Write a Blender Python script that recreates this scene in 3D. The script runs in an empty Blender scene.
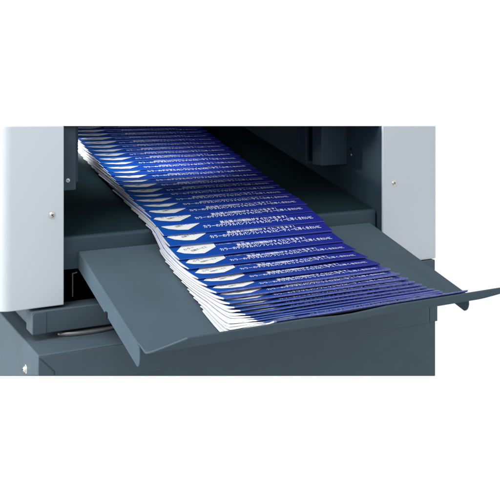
import bpy, bmesh, math, random
from mathutils import Vector, Matrix
random.seed(11)
C = bpy.context.scene
S, ZO = 0.9, 0.9                      # metres per plan unit, height of the lens

# ---------------------------------------------------------------- camera
YAW, FPX, HOR = 0.4969, 844.5, 80.1   # yaw, focal length and horizon of the 500 px photograph
cam = bpy.data.cameras.new('camera')
cam.sensor_width = 36.0
cam.lens = FPX / 500 * 36.0
cam.shift_y = -(250 - HOR) / 500
cam.clip_start, cam.clip_end = 0.02, 60
co = bpy.data.objects.new('camera', cam)
C.collection.objects.link(co)
co.location = (0, 0, ZO)
co.rotation_euler = (math.pi / 2, 0, -YAW)
C.camera = co

# ---------------------------------------------------------------- studio light
w = bpy.data.worlds.new('World')
C.world = w
w.use_nodes = True
nt = w.node_tree
bg = nt.nodes['Background']
tc = nt.nodes.new('ShaderNodeTexCoord')
dt = nt.nodes.new('ShaderNodeVectorMath'); dt.operation = 'DOT_PRODUCT'
dt.inputs[1].default_value = (math.sin(YAW), math.cos(YAW), 0)
rp = nt.nodes.new('ShaderNodeValToRGB')
rp.color_ramp.elements[0].position = 0.74; rp.color_ramp.elements[0].color = (0.83, 0.845, 0.86, 1)
rp.color_ramp.elements[1].position = 0.862; rp.color_ramp.elements[1].color = (1.02, 1.02, 1.02, 1)
nt.links.new(tc.outputs['Generated'], dt.inputs[0])
nt.links.new(dt.outputs['Value'], rp.inputs[0])
nt.links.new(rp.outputs[0], bg.inputs[0])
bg.inputs[1].default_value = 1.0


def W(p):
    return Vector((p[0] * S, p[1] * S, p[2] * S + ZO))


def lamp(name, loc, target, size, energy, color=(1, 1, 1), size_y=None):
    l = bpy.data.lights.new(name, 'AREA')
    l.energy, l.color, l.size = energy, color, size
    if size_y:
        l.shape = 'RECTANGLE'; l.size_y = size_y
    o = bpy.data.objects.new(name, l)
    C.collection.objects.link(o)
    o.location = W(loc)
    o.rotation_euler = (W(target) - W(loc)).to_track_quat('-Z', 'Y').to_euler()
    return o


lamp('softbox', (-0.30, 0.62, 0.78), (0.36, 0.85, -0.24), 0.55, 8.2, (0.98, 0.99, 1.0))
lamp('side_softbox', (-1.15, 1.30, 0.05), (0.30, 0.95, -0.27), 0.5, 24, (0.97, 0.98, 1.0))
ml = lamp('inner_fill', (0.372, 1.37, -0.0875), (0.425, 1.305, -0.125), 0.03, 0.55, (0.93, 0.97, 1.0), 0.008)  # added light standing for the glow from the left rear
ml.data.spread = math.radians(50)
ml2 = lamp('inner_fill', (0.48, 1.15, -0.0735), (0.48, 1.25, -0.135), 0.16, 0.19, (0.93, 0.97, 1.0), 0.006)  # unseen fill added to brighten the booklets deep in the opening

C.view_settings.view_transform = 'Standard'
C.view_settings.look = 'None'
C.view_settings.exposure = 0
C.view_settings.gamma = 1
C.cycles.max_bounces = 8


# ---------------------------------------------------------------- materials
def mat(name, col, rough=0.45, metal=0.0, noise=0.06, nscale=90, bump=0.0, spec=0.5):
    m = bpy.data.materials.new(name)
    m.use_nodes = True
    t = m.node_tree
    b = t.nodes['Principled BSDF']
    b.inputs['Roughness'].default_value = rough
    b.inputs['Metallic'].default_value = metal
    b.inputs['Specular IOR Level'].default_value = spec
    tx = t.nodes.new('ShaderNodeTexCoord')
    n = t.nodes.new('ShaderNodeTexNoise')
    n.inputs['Scale'].default_value = nscale
    n.inputs['Detail'].default_value = 4
    t.links.new(tx.outputs['Object'], n.inputs['Vector'])
    r = t.nodes.new('ShaderNodeValToRGB')
    r.color_ramp.elements[0].position = 0.3
    r.color_ramp.elements[1].position = 0.7
    r.color_ramp.elements[0].color = tuple(c * (1 - noise) for c in col) + (1,)
    r.color_ramp.elements[1].color = tuple(min(1, c * (1 + noise)) for c in col) + (1,)
    t.links.new(n.outputs['Fac'], r.inputs[0])
    t.links.new(r.outputs[0], b.inputs['Base Color'])
    if bump:
        n2 = t.nodes.new('ShaderNodeTexNoise')
        n2.inputs['Scale'].default_value = 1400
        n2.inputs['Detail'].default_value = 2
        t.links.new(tx.outputs['Object'], n2.inputs['Vector'])
        bp = t.nodes.new('ShaderNodeBump')
        bp.inputs['Strength'].default_value = bump
        bp.inputs['Distance'].default_value = 0.0004
        t.links.new(n2.outputs['Fac'], bp.inputs['Height'])
        t.links.new(bp.outputs[0], b.inputs['Normal'])
    return m


M_PANEL = mat('pale_grey_paint', (0.56, 0.615, 0.65), 0.5, noise=0.012, nscale=12, bump=0.06)
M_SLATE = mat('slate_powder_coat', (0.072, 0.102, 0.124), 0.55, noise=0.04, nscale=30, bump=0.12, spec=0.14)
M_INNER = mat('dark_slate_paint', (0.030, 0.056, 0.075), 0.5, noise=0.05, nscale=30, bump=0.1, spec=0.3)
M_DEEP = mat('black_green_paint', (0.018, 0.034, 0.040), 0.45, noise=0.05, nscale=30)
M_PLATE = mat('shade_darkened_paint', (0.013, 0.028, 0.034), 0.7, noise=0.05, nscale=30, bump=0.1, spec=0.05)  # the lip's paint made darker: shade on the delivery plate, put into the colour
M_BLACK = mat('black_plastic', (0.010, 0.012, 0.014), 0.8, spec=0.08)
M_STEEL = mat('zinc_steel', (0.70, 0.68, 0.63), 0.38, 0.75, noise=0.1, nscale=300)
M_DULL = mat('dull_grey_metal', (0.30, 0.31, 0.31), 0.42, 0.8, noise=0.1, nscale=120)
M_TRAY = mat('slate_tray_coat', (0.072, 0.103, 0.126), 0.6, noise=0.05, nscale=24, bump=0.1, spec=0.0)
M_PAGES = mat('white_paper', (0.60, 0.61, 0.65), 0.7, noise=0.06, nscale=420)
M_INK = mat('white_ink', (0.80, 0.82, 0.90), 0.45, noise=0.02)
M_EMB = mat('white_emblem_paper', (0.80, 0.81, 0.80), 0.4, noise=0.03)
M_GREY = mat('brown_grey_ink', (0.16, 0.13, 0.12), 0.5)

M_FOLD = mat('pale_blue_fold', (0.17, 0.20, 0.46), 0.5, noise=0.4, nscale=500)  # paler blue on the leading folds of the front booklets

M_COVER = bpy.data.materials.new('blue_coated_cover')
M_COVER.use_nodes = True
_t = M_COVER.node_tree
_b = _t.nodes['Principled BSDF']
_b.inputs['Roughness'].default_value = 0.30
_b.inputs['Specular IOR Level'].default_value = 0.62
_uv = _t.nodes.new('ShaderNodeUVMap'); _uv.uv_map = 'print'
_sx = _t.nodes.new('ShaderNodeSeparateXYZ')
_r = _t.nodes.new('ShaderNodeValToRGB')
_e = _r.color_ramp.elements
_e[0].position = 0.0; _e[0].color = (0.004, 0.075, 0.37, 1)
_e[1].position = 1.0; _e[1].color = (0.014, 0.020, 0.255, 1)
_m = _e.new(0.45); _m.color = (0.008, 0.038, 0.31, 1)
_t.links.new(_uv.outputs[0], _sx.inputs[0])
_t.links.new(_sx.outputs[0], _r.inputs[0])
_t.links.new(_r.outputs[0], _b.inputs['Base Color'])


# ---------------------------------------------------------------- helpers
def empty(name, loc, label, cat, group=None):
    o = bpy.data.objects.new(name, None)
    C.collection.objects.link(o)
    o.location = W(loc)
    o.empty_display_size = 0.02
    o['label'] = label; o['category'] = cat
    if group:
        o['group'] = group
    return o


CAMF = (math.sin(YAW), math.cos(YAW))
TOPK, BOTK = (126.0 - HOR) / FPX, (376.0 - HOR) / FPX


def trim(bm, top=True, bottom=False, low=0.0):
    """The machine is shown as a section: cut its upper and lower ends off."""
    for use, k, sgn in ((top, TOPK + low, 1), (bottom, BOTK, -1)):
        if not use:
            continue
        no = Vector((CAMF[0] * k, CAMF[1] * k, 1.0)).normalized() * sgn
        geom = bm.verts[:] + bm.edges[:] + bm.faces[:]
        r = bmesh.ops.bisect_plane(bm, geom=geom, dist=1e-7, plane_co=(0, 0, 0), plane_no=no, clear_outer=True)
        ed = [e for e in r['geom_cut'] if isinstance(e, bmesh.types.BMEdge) and e.is_boundary]
        if ed:
            try:
                bmesh.ops.contextual_create(bm, geom=ed)
            except Exception:
                pass


def finish(name, bm, m, parent=None, bevel=0.0, seg=2, smooth=False, cut=True, cutb=False, low=0.0):
    if cut or cutb:
        trim(bm, cut, cutb, low)
    bmesh.ops.recalc_face_normals(bm, faces=bm.faces[:])
    base = parent
    inv = parent.matrix_world.inverted() if False else None
    off = Vector((0, 0, 0))
    p = parent
    while p is not None:
        off += p.location
        p = p.parent
    for v in bm.verts:
        v.co = W(v.co) - off
    me = bpy.data.meshes.new(name)
    bm.to_mesh(me); bm.free()
    for x in (m if isinstance(m, (list, tuple)) else [m]):
        me.materials.append(x)
    o = bpy.data.objects.new(name, me)
    C.collection.objects.link(o)
    if parent:
        o.parent = parent
    if bevel:
        b = o.modifiers.new('edge', 'BEVEL')
        b.width = bevel * S; b.segments = seg; b.limit_method = 'ANGLE'; b.angle_limit = math.radians(35)
        b.harden_normals = False
    if smooth or bevel:
        for f in me.polygons:
            f.use_smooth = True
        me.set_sharp_from_angle(angle=math.radians(40))
    return o


def box(bm, x0, x1, y0, y1, z0, z1):
    vs = [bm.verts.new((x, y, z)) for x in (x0, x1) for y in (y0, y1) for z in (z0, z1)]
    for q in ((0, 1, 3, 2), (4, 6, 7, 5), (0, 4, 5, 1), (2, 3, 7, 6), (0, 2, 6, 4), (1, 5, 7, 3)):
        bm.faces.new([vs[i] for i in q])


def prism(bm, pts, vec):
    """closed outline pts (3-D) pushed along vec"""
    a = [bm.verts.new(p) for p in pts]
    b = [bm.verts.new(Vector(p) + Vector(vec)) for p in pts]
    n = len(a)
    bm.faces.new(a)
    bm.faces.new(b[::-1])
    for i in range(n):
        bm.faces.new([a[(i + 1) % n], a[i], b[i], b[(i + 1) % n]])


def tilted_box(bm, x0, x1, p0, p1, th):
    """plate between two (y, z) points, thickness th below"""
    (ya, za), (yb, zb) = p0, p1
    prism(bm, [(x0, ya, za), (x0, yb, zb), (x0, yb, zb - th), (x0, ya, za - th)], (x1 - x0, 0, 0))


def screw(parent, p, normal, r, dome=1.0):
    """domed screw head with a cross recess on a washer"""
    bm = bmesh.new()
    n = Vector(normal)
    rot = n.to_track_quat('Z', 'Y').to_matrix().to_4x4()
    prof = [(0, .55), (.45, .5), (.8, .3), (.95, .05), (1.25, .04), (1.25, -.05)]
    rings = []
    for rr, h in prof[1:]:
        rings.append([bm.verts.new(Vector((rr * r * math.cos(a), rr * r * math.sin(a), h * r * dome)))
                      for a in [k * math.tau / 20 for k in range(20)]])
    c = bm.verts.new((0, 0, prof[0][1] * r * dome))
    for k in range(20):
        bm.faces.new([c, rings[0][k], rings[0][(k + 1) % 20]])
        for i in range(len(rings) - 1):
            bm.faces.new([rings[i][k], rings[i + 1][k], rings[i + 1][(k + 1) % 20], rings[i][(k + 1) % 20]])
    for a in (0.5, 0.5 + math.pi / 2):
        d = Vector((math.cos(a), math.sin(a), 0)); e = Vector((-d.y, d.x, 0))
        q = [d * r * .5 + e * r * .09, -d * r * .5 + e * r * .09, -d * r * .5 - e * r * .09, d * r * .5 - e * r * .09]
        f = bm.faces.new([bm.verts.new(v + Vector((0, 0, (0.56 * dome + (0.02 if a > 1 else 0)) * r))) for v in q])
        f.material_index = 1
    for v in bm.verts:
        v.co = rot @ v.co + Vector(p)
    return finish('screw', bm, [M_STEEL, M_BLACK], parent, smooth=True, cut=False)


def plane_z(top, x, y):
    return -(TOPK if top else BOTK) * (x * CAMF[0] + y * CAMF[1])


# ---------------------------------------------------------------- the machine
YF = 0.9841
XR = 0.7529
mach = empty('printing_machine', (0.53, 1.3, -0.27),
             'pale grey and slate printing machine whose opening delivers the blue booklets', 'machine')

# left cover: front with a rounded outer corner that turns back into the side
bm = bmesh.new()
R = 0.022
xs = 0.2010
arc = [(xs + R - R * math.cos(a), YF + R - R * math.sin(a)) for a in [k * math.pi / 2 / 16 for k in range(17)]]
outl = [(xs, 1.95)] + arc + [(0.2831, YF), (0.2831, YF + .006), (xs + .014, YF + .016), (xs + .008, 1.95)]
prism(bm, [(x, y, -0.2662) for x, y in outl], (0, 0, 0.3))
pl = finish('side_panel', bm, M_PANEL, mach, bevel=0.0011)
pl['label'] = 'left cover panel with a rounded outer corner'
screw(pl, (0.2687, YF, -0.1586), (0, -1, 0), 0.0037)
bm = bmesh.new()
outl = [(XR, YF + .0038), (XR, YF), (0.8495, YF), (0.8525, YF + .0015), (0.854, YF + .004), (0.854, 1.95), (0.848, 1.95),
        (0.848, YF + .0038)]
prism(bm, [(x, y, -0.2683) for x, y in outl], (0, 0, 0.3))
pr = finish('side_panel', bm, M_PANEL, mach, bevel=0.0009)
pr['label'] = 'right cover panel, narrow and flat'
screw(pr, (0.7729, YF, -0.1503), (0, -1, 0), 0.0036)

# dark sheet behind the left cover's inner edge, inner walls, back, and an added lid against the light
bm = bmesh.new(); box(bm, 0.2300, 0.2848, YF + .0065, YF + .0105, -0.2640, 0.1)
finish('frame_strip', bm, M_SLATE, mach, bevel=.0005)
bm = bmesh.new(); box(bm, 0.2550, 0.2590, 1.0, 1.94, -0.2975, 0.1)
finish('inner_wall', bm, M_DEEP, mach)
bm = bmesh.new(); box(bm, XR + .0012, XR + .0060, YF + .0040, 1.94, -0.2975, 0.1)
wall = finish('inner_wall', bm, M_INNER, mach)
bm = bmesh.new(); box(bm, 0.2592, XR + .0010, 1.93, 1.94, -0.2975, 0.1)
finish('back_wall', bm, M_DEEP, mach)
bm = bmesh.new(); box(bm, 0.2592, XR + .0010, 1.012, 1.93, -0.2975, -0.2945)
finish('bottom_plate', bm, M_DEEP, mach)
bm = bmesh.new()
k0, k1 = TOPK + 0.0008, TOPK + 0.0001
def shade_lid(x, y, k): return (x, y, -k * (x * CAMF[0] + y * CAMF[1]))
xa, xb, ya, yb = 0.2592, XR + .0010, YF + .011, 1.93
lo = [bm.verts.new(shade_lid(x, y, k0)) for x, y in ((xa, ya), (xb, ya), (xb, yb), (xa, yb))]
hi = [bm.verts.new(shade_lid(x, y, k1)) for x, y in ((xa, ya), (xb, ya), (xb, yb), (xa, yb))]
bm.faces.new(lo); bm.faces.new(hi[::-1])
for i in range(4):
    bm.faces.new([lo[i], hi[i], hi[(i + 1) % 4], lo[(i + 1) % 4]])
finish('shade_lid', bm, M_BLACK, mach, cut=False)  # added along the cut to keep world light out of the opening

bm = bmesh.new(); box(bm, 0.2520, 0.2548, 1.0105, 1.93, -0.2975, -0.2664)
finish('base_skirt', bm, M_SLATE, mach, bevel=.001)
# delivery plate: sloping surface with a folded front lip
PY, PZ, PT = 0.9992, -0.1898, math.tan(0.2405)
def plate_z(y): return PZ + PT * (y - PY)
bm = bmesh.new()
xa, xb = 0.2610, XR - .0034
y2 = 1.60
pts = [(PY + .003, plate_z(PY + .003))]
for k in range(7):
    a = k * math.pi / 2 / 6
    pts.append((PY + .003 - .004 * math.sin(a), plate_z(PY + .003) - .004 * (1 - math.cos(a))))
pts += [(PY - .001, -0.2278), (PY + .0015, -0.2278), (PY + .0015, plate_z(PY) - .006), (PY + .0045, plate_z(PY) - .006), (PY + .0045, plate_z(PY + .0045))]
prism(bm, [(xa, y, z) for y, z in pts], (xb - xa, 0, 0))
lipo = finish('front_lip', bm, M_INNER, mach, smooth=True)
bm = bmesh.new()
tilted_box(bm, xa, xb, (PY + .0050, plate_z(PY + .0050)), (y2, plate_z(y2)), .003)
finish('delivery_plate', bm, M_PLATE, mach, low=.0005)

# two sheet brackets at the left of the opening
bm = bmesh.new(); box(bm, 0.2860, 0.3025, 1.0000, 1.0025, -0.1330, 0.1)
br = finish('mounting_bracket', bm, M_INNER, mach, bevel=.0006)
screw(br, (0.2926, 1.0000, -0.1210), (0, -1, 0), 0.0019)
bm = bmesh.new(); box(bm, 0.2960, 0.3145, 1.030, 1.0325, -0.1275, 0.1)
finish('mounting_bracket', bm, M_INNER, mach, bevel=.0006)
# thin angle under the delivery plate
bm = bmesh.new()
prism(bm, [(.2978, 1.0, -.2335), (.3040, 1.0, -.2325), (.3040, 1.0, -.2337), (.2990, 1.0, -.2346), (.2990, 1.0, -.262), (.2978, 1.0, -.262)], (0, .0015, 0))
finish('angle_strip', bm, M_SLATE, mach)

# sensor box on the right inner wall, black strip painting the slot's shade, back plate
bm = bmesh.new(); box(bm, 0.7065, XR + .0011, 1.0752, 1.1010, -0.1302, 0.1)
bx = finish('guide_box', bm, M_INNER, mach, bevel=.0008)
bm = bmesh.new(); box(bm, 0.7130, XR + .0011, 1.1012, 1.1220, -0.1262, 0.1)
finish('slot_shade', bm, M_BLACK, mach, bevel=.0006)
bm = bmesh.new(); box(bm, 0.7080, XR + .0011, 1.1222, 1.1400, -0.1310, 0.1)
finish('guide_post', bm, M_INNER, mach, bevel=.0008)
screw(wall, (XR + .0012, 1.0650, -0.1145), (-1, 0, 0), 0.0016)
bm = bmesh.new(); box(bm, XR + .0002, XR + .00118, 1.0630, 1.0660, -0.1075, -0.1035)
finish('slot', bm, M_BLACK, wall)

# chassis bar under the covers and its round foot
bm = bmesh.new()
BZ0, BZ1 = -0.2972, -0.2692
prism(bm, [(0.2445, .981, BZ0 + .001), (0.2445, .981, BZ1), (0.848, .981, BZ1), (0.848, .981, BZ0 + .006), (0.843, .981, BZ0)], (0, .028, 0))
bar = finish('base_bar', bm, M_SLATE, mach, bevel=.0014)
bm = bmesh.new()
prism(bm, [(.2450, .9800, BZ0 + .0015), (.2450, .9800, BZ1 - .0035), (.2478, .9800, BZ1 - .0012), (.2612, .9800, BZ1 - .0012), (.2612, .9800, BZ0 + .0015)], (0, .0016, 0))
finish('end_cap', bm, M_SLATE, bar, bevel=.0005)
def disc(name, cx, cy, rx, ry, z0, z1, m, parent):
    bm = bmesh.new()
    n = 40
    prof = [(0.0, z0), (.96, z0), (1, z0 + (z1 - z0) * .3), (1, z1 - (z1 - z0) * .3), (.95, z1), (0.0, z1)]
    rg = [[bm.verts.new((cx + rx * r * math.cos(a), cy + ry * r * math.sin(a), z)) for a in [k * math.tau / n for k in range(n)]] for r, z in prof[1:-1]]
    for i in range(len(rg) - 1):
        for k in range(n):
            bm.faces.new([rg[i][k], rg[i][(k + 1) % n], rg[i + 1][(k + 1) % n], rg[i + 1][k]])
    bm.faces.new(rg[0][::-1]); bm.faces.new(rg[-1])
    return finish(name, bm, m, parent, smooth=True, cut=False)
disc('levelling_foot', 0.315, 0.990, 0.038, 0.012, -0.3034, -0.2990, M_DULL, mach)
disc('levelling_foot', 0.785, 0.990, 0.038, 0.012, -0.3034, -0.2990, M_DULL, mach)

# ---------------------------------------------------------------- the cabinet below
CX0, CX1, CY0, CY1 = 0.2386, 0.8075, 0.929, 1.93
CZ, CL = -0.3040, -0.3428
cab = empty('base_cabinet', (0.52, 1.4, -0.6), 'slate metal base cabinet with a folded lid under the printing machine', 'cabinet')
bm = bmesh.new(); box(bm, CX0 + .0022, CX1 - .0022, CY0 + .0022, CY1, -0.60, CL + .0004)
finish('body', bm, M_SLATE, cab, bevel=.0010, cutb=True)
bm = bmesh.new(); box(bm, CX0, CX1, CY0 + .0012, CY1, CL, CZ)
lid = finish('lid', bm, M_SLATE, cab, bevel=.0014, cutb=True)
bm = bmesh.new()
bl, brx = 0.2571, 0.7925
prism(bm, [(CX0 + .0014, CY0, CZ - .0016), (CX1 - .0014, CY0, CZ - .0016), (brx, CY0, CZ - .012), (brx, CY0, CL + .0002), (bl, CY0, CL + .0002), (bl, CY0, CZ - .0195)], (0, .0011, 0))
finish('front_lip', bm, M_SLATE, lid, cutb=True, bevel=.0004)
for a, b, dz in ((CX0, bl, -.0195), (CX1, brx, -.012)):
    s = 1 if b > a else -1
    bm = bmesh.new()
    prism(bm, [(a + s * .0003, CY0, CZ - .0028), (b - s * .0010, CY0, CZ + dz - .0012), (b - s * .0010, CY0, CL + .0002), (a + s * .0003, CY0, CL + .0002)], (0, .0011, 0))
    finish('corner_flap', bm, M_SLATE, lid, cutb=True, bevel=.0004)
screw(lid, (CX0, 0.9851, -0.3352), (-1, 0, 0), 0.0042, 1.7)

# ---------------------------------------------------------------- the tray
tray = empty('delivery_tray', (0.52, 0.997, -0.207), 'slate sheet metal delivery tray tilted out of the machine under the booklets', 'tray')
TX0, TX1 = 0.3050, 0.7390
TT = math.tan(0.2830)
BY, BZ = 0.783, -0.2704               # bend between pan and front flap
FY, FZ = 0.6818, -0.2268
def pan_z(y): return -0.2066 + TT * (y - 0.9992)
def tray_z(y):
    a = pan_z(y); b = FZ + (BZ - FZ) * (y - FY) / (BY - FY)
    k = 0.006
    return max(a, b) + k * math.log(1 + math.exp(-abs(a - b) / k)) * 0.35
ys = [0.9975 - (0.9975 - 0.815) * i / 12 for i in range(13)] + [0.815 - 0.065 * i / 14 for i in range(1, 15)] + [0.75 - (0.75 - FY) * i / 8 for i in range(1, 9)]
NX = 44
def lip_cut(x):
    """finger notch along the flap's front edge: how far it is cut back"""
    a = (0.428, 0.468, 0.485, 0.527)
    if x <= a[0] or x >= a[3]: return 0.0
    if x < a[1]: return (x - a[0]) / (a[1] - a[0]) * 0.017
    if x < a[2]: return 0.017
    return (a[3] - x) / (a[3] - a[2]) * 0.017
xsn = sorted(set([TX0 + (TX1 - TX0) * i / NX for i in range(NX + 1)] + [0.428, 0.468, 0.485, 0.527]))
bm = bmesh.new()
TH = 0.0022
def pan_pt(x, y, dz):
    f = lip_cut(x) / .017 * .0022 * min(1, max(0, (0.722 - y) / 0.040))
    xx = x
    if y < 0.80:                      # the flap stands in from the flange by a hair
        xx = min(max(x, TX0 + .0012), TX1 - .0012)
    return (xx, y, tray_z(y) + dz - f)
top = [[bm.verts.new(pan_pt(x, y, 0)) for x in xsn] for y in ys]
bot = [[bm.verts.new(pan_pt(x, y, -TH)) for x in xsn] for y in ys]
nx = len(xsn)
for j in range(len(ys) - 1):
    for i in range(nx - 1):
        bm.faces.new([top[j][i], top[j][i + 1], top[j + 1][i + 1], top[j + 1][i]])
        bm.faces.new([bot[j][i], bot[j + 1][i], bot[j + 1][i + 1], bot[j][i + 1]])
    bm.faces.new([top[j][0], top[j + 1][0], bot[j + 1][0], bot[j][0]])
    bm.faces.new([top[j][-1], bot[j][-1], bot[j + 1][-1], top[j + 1][-1]])
for i in range(nx - 1):
    bm.faces.new([top[0][i], bot[0][i], bot[0][i + 1], top[0][i + 1]])
    bm.faces.new([top[-1][i], top[-1][i + 1], bot[-1][i + 1], bot[-1][i]])
finish('pan', bm, M_TRAY, tray, bevel=.0009, cut=False)
bm = bmesh.new()                      # hem folded down along the flap's front edge
hx = [x for x in xsn]
def hem(x):
    lo = tray_z(FY) - .0074
    if x < TX0 + .012: lo += .0055 * (TX0 + .012 - x) / .012
    if x > .640: lo += .0060 * (x - .640) / (TX1 - .640)
    return lo
fa = [bm.verts.new((min(max(x, TX0 + .0012), TX1 - .0012), FY - .0012, pan_pt(x, FY, 0)[2] - .0008)) for x in hx]
fb = [bm.verts.new((min(max(x, TX0 + .0012), TX1 - .0012), FY - .0004, hem(x))) for x in hx]
ga = [bm.verts.new((v.co.x, FY - .00005, v.co.z)) for v in fa]
gb = [bm.verts.new((v.co.x, FY + .0010, v.co.z)) for v in fb]
for i in range(len(hx) - 1):
    bm.faces.new([fa[i], fa[i + 1], fb[i + 1], fb[i]]); bm.faces.new([ga[i], gb[i], gb[i + 1], ga[i + 1]])
    bm.faces.new([fa[i], ga[i], ga[i + 1], fa[i + 1]]); bm.faces.new([fb[i], fb[i + 1], gb[i + 1], gb[i]])
bm.faces.new([fa[0], fb[0], gb[0], ga[0]]); bm.faces.new([fa[-1], ga[-1], gb[-1], fb[-1]])
finish('front_hem', bm, M_TRAY, tray, bevel=.0004, cut=False)
for x, s in ((TX0, -1), (TX1, 1)):
    bm = bmesh.new()
    prof = [(0.9975, pan_z(0.9975) - .0006), (0.7945, pan_z(0.7945) - .0006), (0.7925, pan_z(0.7925) - .004), (0.7925, pan_z(0.7925) - .012)]
    for k in range(7):
        a = k / 6 * math.pi * .45
        prof.append((0.8010 - .0085 * math.cos(a), pan_z(0.7925) - .012 - .0095 * math.sin(a)))
    prof += [(0.9975, pan_z(0.9975) - .0215)]
    prism(bm, [(x + s * .0006, y, z) for y, z in prof], (-s * .0022, 0, 0))
    fl = finish('side_flange', bm, M_TRAY, tray, bevel=.0007, cut=False)
    if s < 0:
        bm = bmesh.new(); box(bm, x - .0018, x + .0004, 0.8890, 0.8960, pan_z(0.8925) - .0235, pan_z(0.8925) - .0175)
        finish('hanger_pin', bm, M_BLACK, fl, bevel=.0008, cut=False)

# ---------------------------------------------------------------- the booklets
XL, WB, LB = 0.402, 0.2350, 0.155
TOPP = [(1.9, .060), (1.6, -.018), (1.36, -.0805), (1.28, -.1030), (1.207, -.1230), (1.14, -.1415), (1.08, -.157), (1.033, -.1680), (1.003, -.1765), (.985, -.1825), (.97, -.189), (.947, -.2000),
        (.917, -.2118), (.887, -.2180), (.856, -.2232), (.828, -.2268), (.79, -.2315), (.756, -.2352), (.733, -.2362), (.712, -.2352), (.70, -.2326), (.684, -.2262), (.66, -.217)]
def _bot(y):
    if y > .997: return plate_z(y) + .0008
    if y > .945:
        t = (y - .945) / .052
        t = t * t * (3 - 2 * t)
        return (pan_z(.945) + .0012) * (1 - t) + (plate_z(.997) + .0008) * t
    return tray_z(y) + .0010
TOPP.sort()
def _lin(tab, y):
    for (a, b), (c, d) in zip(tab, tab[1:]):
        if y <= c:
            return b + (d - b) * (y - a) / (c - a)
    return tab[-1][1]
# smoothed lookup tables
NT = 700
Y0T, Y1T = 0.66, 1.9
def smooth(fn, r):
    raw = [fn(Y0T + (Y1T - Y0T) * i / (NT - 1)) for i in range(NT)]
    for _ in range(2):
        raw = [sum(raw[max(0, min(NT - 1, i + d))] for d in range(-r, r + 1)) / (2 * r + 1) for i in range(NT)]
    return raw
TT_, BB_ = smooth(lambda y: _lin(TOPP, y), 5), smooth(_bot, 1)
def look(tab, y):
    t = (y - Y0T) / (Y1T - Y0T) * (NT - 1)
    t = max(0, min(NT - 1.001, t)); i = int(t)
    return tab[i] + (tab[i + 1] - tab[i]) * (t - i)

edges = [.6855, .6935, .703, .713, .725, .7325, .7405, .7505, .761, .772, .784, .799, .8165, .838, .8625, .889, .9166, .9436, .964, .9865, 1.0085, 1.0285, 1.0475, 1.0660]
while edges[-1] < 1.44:
    edges.append(edges[-1] + .0179)


def text_mesh(s, width, height):
    """(verts scaled to width x height, faces) of a line of lettering"""
    cu = bpy.data.curves.new('lettering', 'FONT')
    cu.body = s; cu.resolution_u = 2; cu.offset = 0.006
    o = bpy.data.objects.new('lettering', cu)
    C.collection.objects.link(o)
    dg = bpy.context.evaluated_depsgraph_get()
    me = bpy.data.meshes.new_from_object(o.evaluated_get(dg))
    v = [p.co.copy() for p in me.vertices]
    f = [tuple(p.vertices) for p in me.polygons]
    bpy.data.objects.remove(o); bpy.data.curves.remove(cu); bpy.data.meshes.remove(me)
    x0 = min(p.x for p in v); x1 = max(p.x for p in v); y0 = min(p.y for p in v); y1 = max(p.y for p in v)
    return [((p.x - x0) / (x1 - x0) * width, (p.y - y0) / (y1 - y0) * height) for p in v], f


L2 = text_mesh('カラーのデジタルパンフレットもスピーディーに早くきれいに', 0.1640, 0.0073)
L1 = text_mesh('高品質の印刷物がすぐにできます！', 0.1000, 0.0068)
L0 = text_mesh('オンデマンド印刷サービスのご案内', 0.040, 0.0022)
LE = text_mesh('印刷サービス', 0.024, 0.0045)
LE2 = text_mesh('カラー', 0.016, 0.0042)

EMB = [(.020, .0205), (.050, .0140), (.100, .0100), (.155, .0086), (.246, .0215), (.254, .031), (.21, .047), (.10, .043), (.060, .0300)]

n_b = len(edges)
ORD = ['first', 'second', 'third', 'fourth', 'fifth', 'sixth', 'seventh', 'eighth', 'ninth', 'tenth', 'eleventh', 'twelfth', 'thirteenth',
       'fourteenth', 'fifteenth', 'sixteenth', 'seventeenth', 'eighteenth', 'nineteenth', 'twentieth', 'twenty-first', 'twenty-second',
       'twenty-third', 'twenty-fourth', 'twenty-fifth', 'twenty-sixth', 'twenty-seventh', 'twenty-eighth', 'twenty-ninth', 'thirtieth']


def label_for(i):
    if i == 0:
        return 'lowest blue booklet, lying right on the front flap of the slate tray'
    if i < 11:
        return 'blue booklet in the tight fan, %s counting up from the tray flap' % ORD[i]
    if i < 19:
        return 'blue booklet above the tray showing its white emblem, %s behind the tight fan' % ORD[i - 11]
    j = n_b - 1 - i
    if j == 0:
        return 'topmost and farthest blue booklet, deepest inside the dark machine opening'
    if j < 12:
        return 'blue booklet far inside the dark opening, %s counting forward from the farthest one' % ORD[j]
    return 'blue booklet on the delivery plate, %s counting back from the step onto the tray' % ORD[i - 19]


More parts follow.
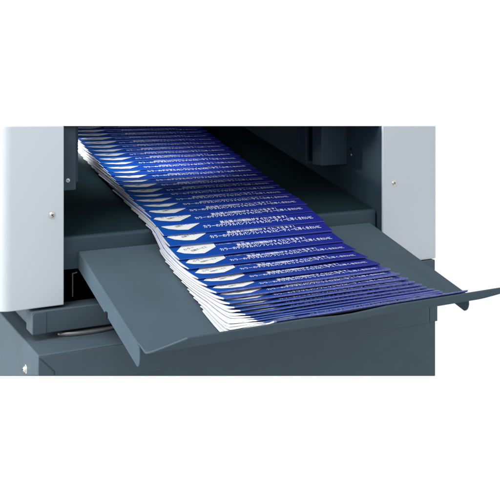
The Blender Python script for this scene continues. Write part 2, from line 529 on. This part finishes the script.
VS = [0, .0012, .003, .006, .009, .012, .015, .018, .021, .024, .028, .032, .037, .043, .05, .058, .067, .077, .088, .1, .112, .125, .138, .15, LB]
NU = 26
for i, ye in enumerate(edges):
    gap = (edges[i] - edges[i - 1]) if i else (edges[1] - edges[0])
    fan = 0.0
    dx = random.gauss(0, .0006) + 0
    skew = random.gauss(0, .0007)
    dy = random.gauss(0, .0006)
    w1, w2, ph = random.gauss(0, .00030), random.gauss(0, .00022), random.uniform(0, 6)
    if i < 8:
        fan = (.001, .003, .002, .002, .001, .001, 0, 0)[i]
        skew += -.00015 * (8 - i)

    def surf(u, v, th=0.0, ye=ye, dx=dx, skew=skew, dy=dy, w1=w1, w2=w2, ph=ph, gap=gap, fan=fan, i=i):
        """point of the booklet: u across (0-1), v back from the leading edge, th = share of its thickness below the top"""
        y = ye + dy + v * .955 + skew * (u - .5) * 2
        Lc = min(LB, max(.012, y - edges[0] + .006))
        frac = min(1.0, max(0.0, (y - ye) / Lc))
        T, B = look(TT_, y), look(BB_, y)
        h = max(T - B, .0022)
        slot = h * min(1.0, gap / Lc)
        z = B + slot + (h - slot) * (1 - frac)
        fall = math.exp(-v / .03)
        z += (w1 * math.sin(u * 5 + ph) + w2 * math.sin(u * 11 - ph)) * fall * min(1, gap / .02)
        g = min(slot * (.80 if i > 11 else .84), .0075)
        if i == 0: g = max(g, min(.0035, (z - B) * .95))
        k = min(1, max(0, v) / .022); k0 = (.32 + .25 * u) if i > 13 else (.46 + .44 * u if i else 1.0)
        k = k0 + (1 - k0) * k * k * (3 - 2 * k)
        return Vector((XL + dx - .0045 * frac + fan * math.exp(-max(0, v) / .07) + u * WB, y, z - th * g * k))

    lead = surf(.5, 0)
    root = empty('booklet', lead, label_for(i), 'booklet', 'blue booklets streaming out of the machine in an overlapping row')
    # pages
    bm = bmesh.new()
    ins = .0016
    us = [-.0045 - max(0, 7 - i) * .0010] + [k / NU for k in range(1, NU)] + [1 - ins]
    t0 = [[bm.verts.new(surf(u, v + .0008, .10)) for u in us] for v in VS]
    t1 = [[bm.verts.new(surf(u, v + .0008, 1.0)) for u in us] for v in VS]
    nv = len(VS)
    for a in range(nv - 1):
        for b in range(NU):
            bm.faces.new([t0[a][b], t0[a][b + 1], t0[a + 1][b + 1], t0[a + 1][b]])
            bm.faces.new([t1[a][b], t1[a + 1][b], t1[a + 1][b + 1], t1[a][b + 1]])
        bm.faces.new([t0[a][0], t0[a + 1][0], t1[a + 1][0], t1[a][0]])
        bm.faces.new([t0[a][-1], t1[a][-1], t1[a + 1][-1], t0[a + 1][-1]])
    for b in range(NU):
        bm.faces.new([t0[0][b], t1[0][b], t1[0][b + 1], t0[0][b + 1]])
        bm.faces.new([t0[-1][b], t0[-1][b + 1], t1[-1][b + 1], t1[-1][b]])
    finish('pages', bm, M_PAGES, root, smooth=True, low=.0005)
    # cover: top sheet folded over the leading edge, with its print
    bm = bmesh.new()
    uvl = bm.loops.layers.uv.new('print')
    us = [k / NU for k in range(NU + 1)]
    uvof = {}
    def add(u, v, th=0.0, eps=0.0, f=surf):
        p = f(u, v, th); p.z += eps
        q = bm.verts.new(p); uvof[q] = (u, v); return q
    rows = [[add(u, .0008, 1.0) for u in us], [add(u, -.0002, .8) for u in us], [add(u, -.0002, .25) for u in us]]
    rows += [[add(u, v) for u in us] for v in VS]
    for a in range(len(rows) - 1):
        for b in range(NU):
            g = bm.faces.new([rows[a][b], rows[a][b + 1], rows[a + 1][b + 1], rows[a + 1][b]])
            if a in (1, 2) and i < 13: g.material_index = 4
    EPS = .00022
    def ink(vf, u0, v0, mi, rot=0.0, eps=EPS):
        vv, ff = vf
        c, s = math.cos(rot), math.sin(rot)
        q = [add(u0 + (x * c - y * s) / WB, v0 + x * s + y * c, 0, eps) for x, y in vv]
        for f in ff:
            try:
                g = bm.faces.new([q[k] for k in f]); g.material_index = mi
            except ValueError:
                pass
    if gap > .008:
        for q in (0, 1):                # struck twice: bold lettering
            ink(L2, .252 + q * .0013, .0090 + q * .00018, 1, 0, EPS + q * .00004)
            if i > 9: ink(L1, .368 + q * .0011, .0167 + q * .00018, 1, 0, EPS + q * .00004)
        if i > 11: ink(L0, .255, .0252, 1)
    # emblem as a fine fan so it follows the curved sheet
    cu_, cv_ = .14, .030
    prev = None
    ring = []
    n = len(EMB)
    for k in range(n):
        (ua, va), (ub, vb) = EMB[k], EMB[(k + 1) % n]
        for q in range(4):
            t = q / 4
            ring.append((ua + (ub - ua) * t, va + (vb - va) * t))
    lv = [[add(cu_ + (u - cu_) * s, cv_ + (v - cv_) * s, 0, EPS * .8) for u, v in ring] for s in (1, .75, .5, .25)]
    for a in range(3):
        for k in range(len(ring)):
            k2 = (k + 1) % len(ring)
            g = bm.faces.new([lv[a][k], lv[a][k2], lv[a + 1][k2], lv[a + 1][k]]); g.material_index = 2
    g = bm.faces.new(lv[3]); g.material_index = 2
    if i > 9:
        ink(LE, .100, .0150, 3, .28, EPS * 1.8)
        ink(LE2, .065, .0200, 3, .28, EPS * 1.8)
    for f in bm.faces:
        for l in f.loops:
            l[uvl].uv = uvof[l.vert]
        f.normal_update()
    trim(bm, True, low=.0005)
    for f in bm.faces:
        f.normal_update()
        if f.normal.z < -.2 and f.material_index in (1, 2, 3):
            f.normal_flip()
    # recalculation of normals is skipped on the open print sheets
    off = root.location
    for v in bm.verts:
        v.co = W(v.co) - off
    me = bpy.data.meshes.new('cover')
    bm.to_mesh(me); bm.free()
    for x in (M_COVER, M_INK, M_EMB, M_GREY, M_FOLD):
        me.materials.append(x)
    for f in me.polygons:
        f.use_smooth = True
    me.set_sharp_from_angle(angle=math.radians(50))
    o = bpy.data.objects.new('cover', me)
    C.collection.objects.link(o)
    o.parent = root
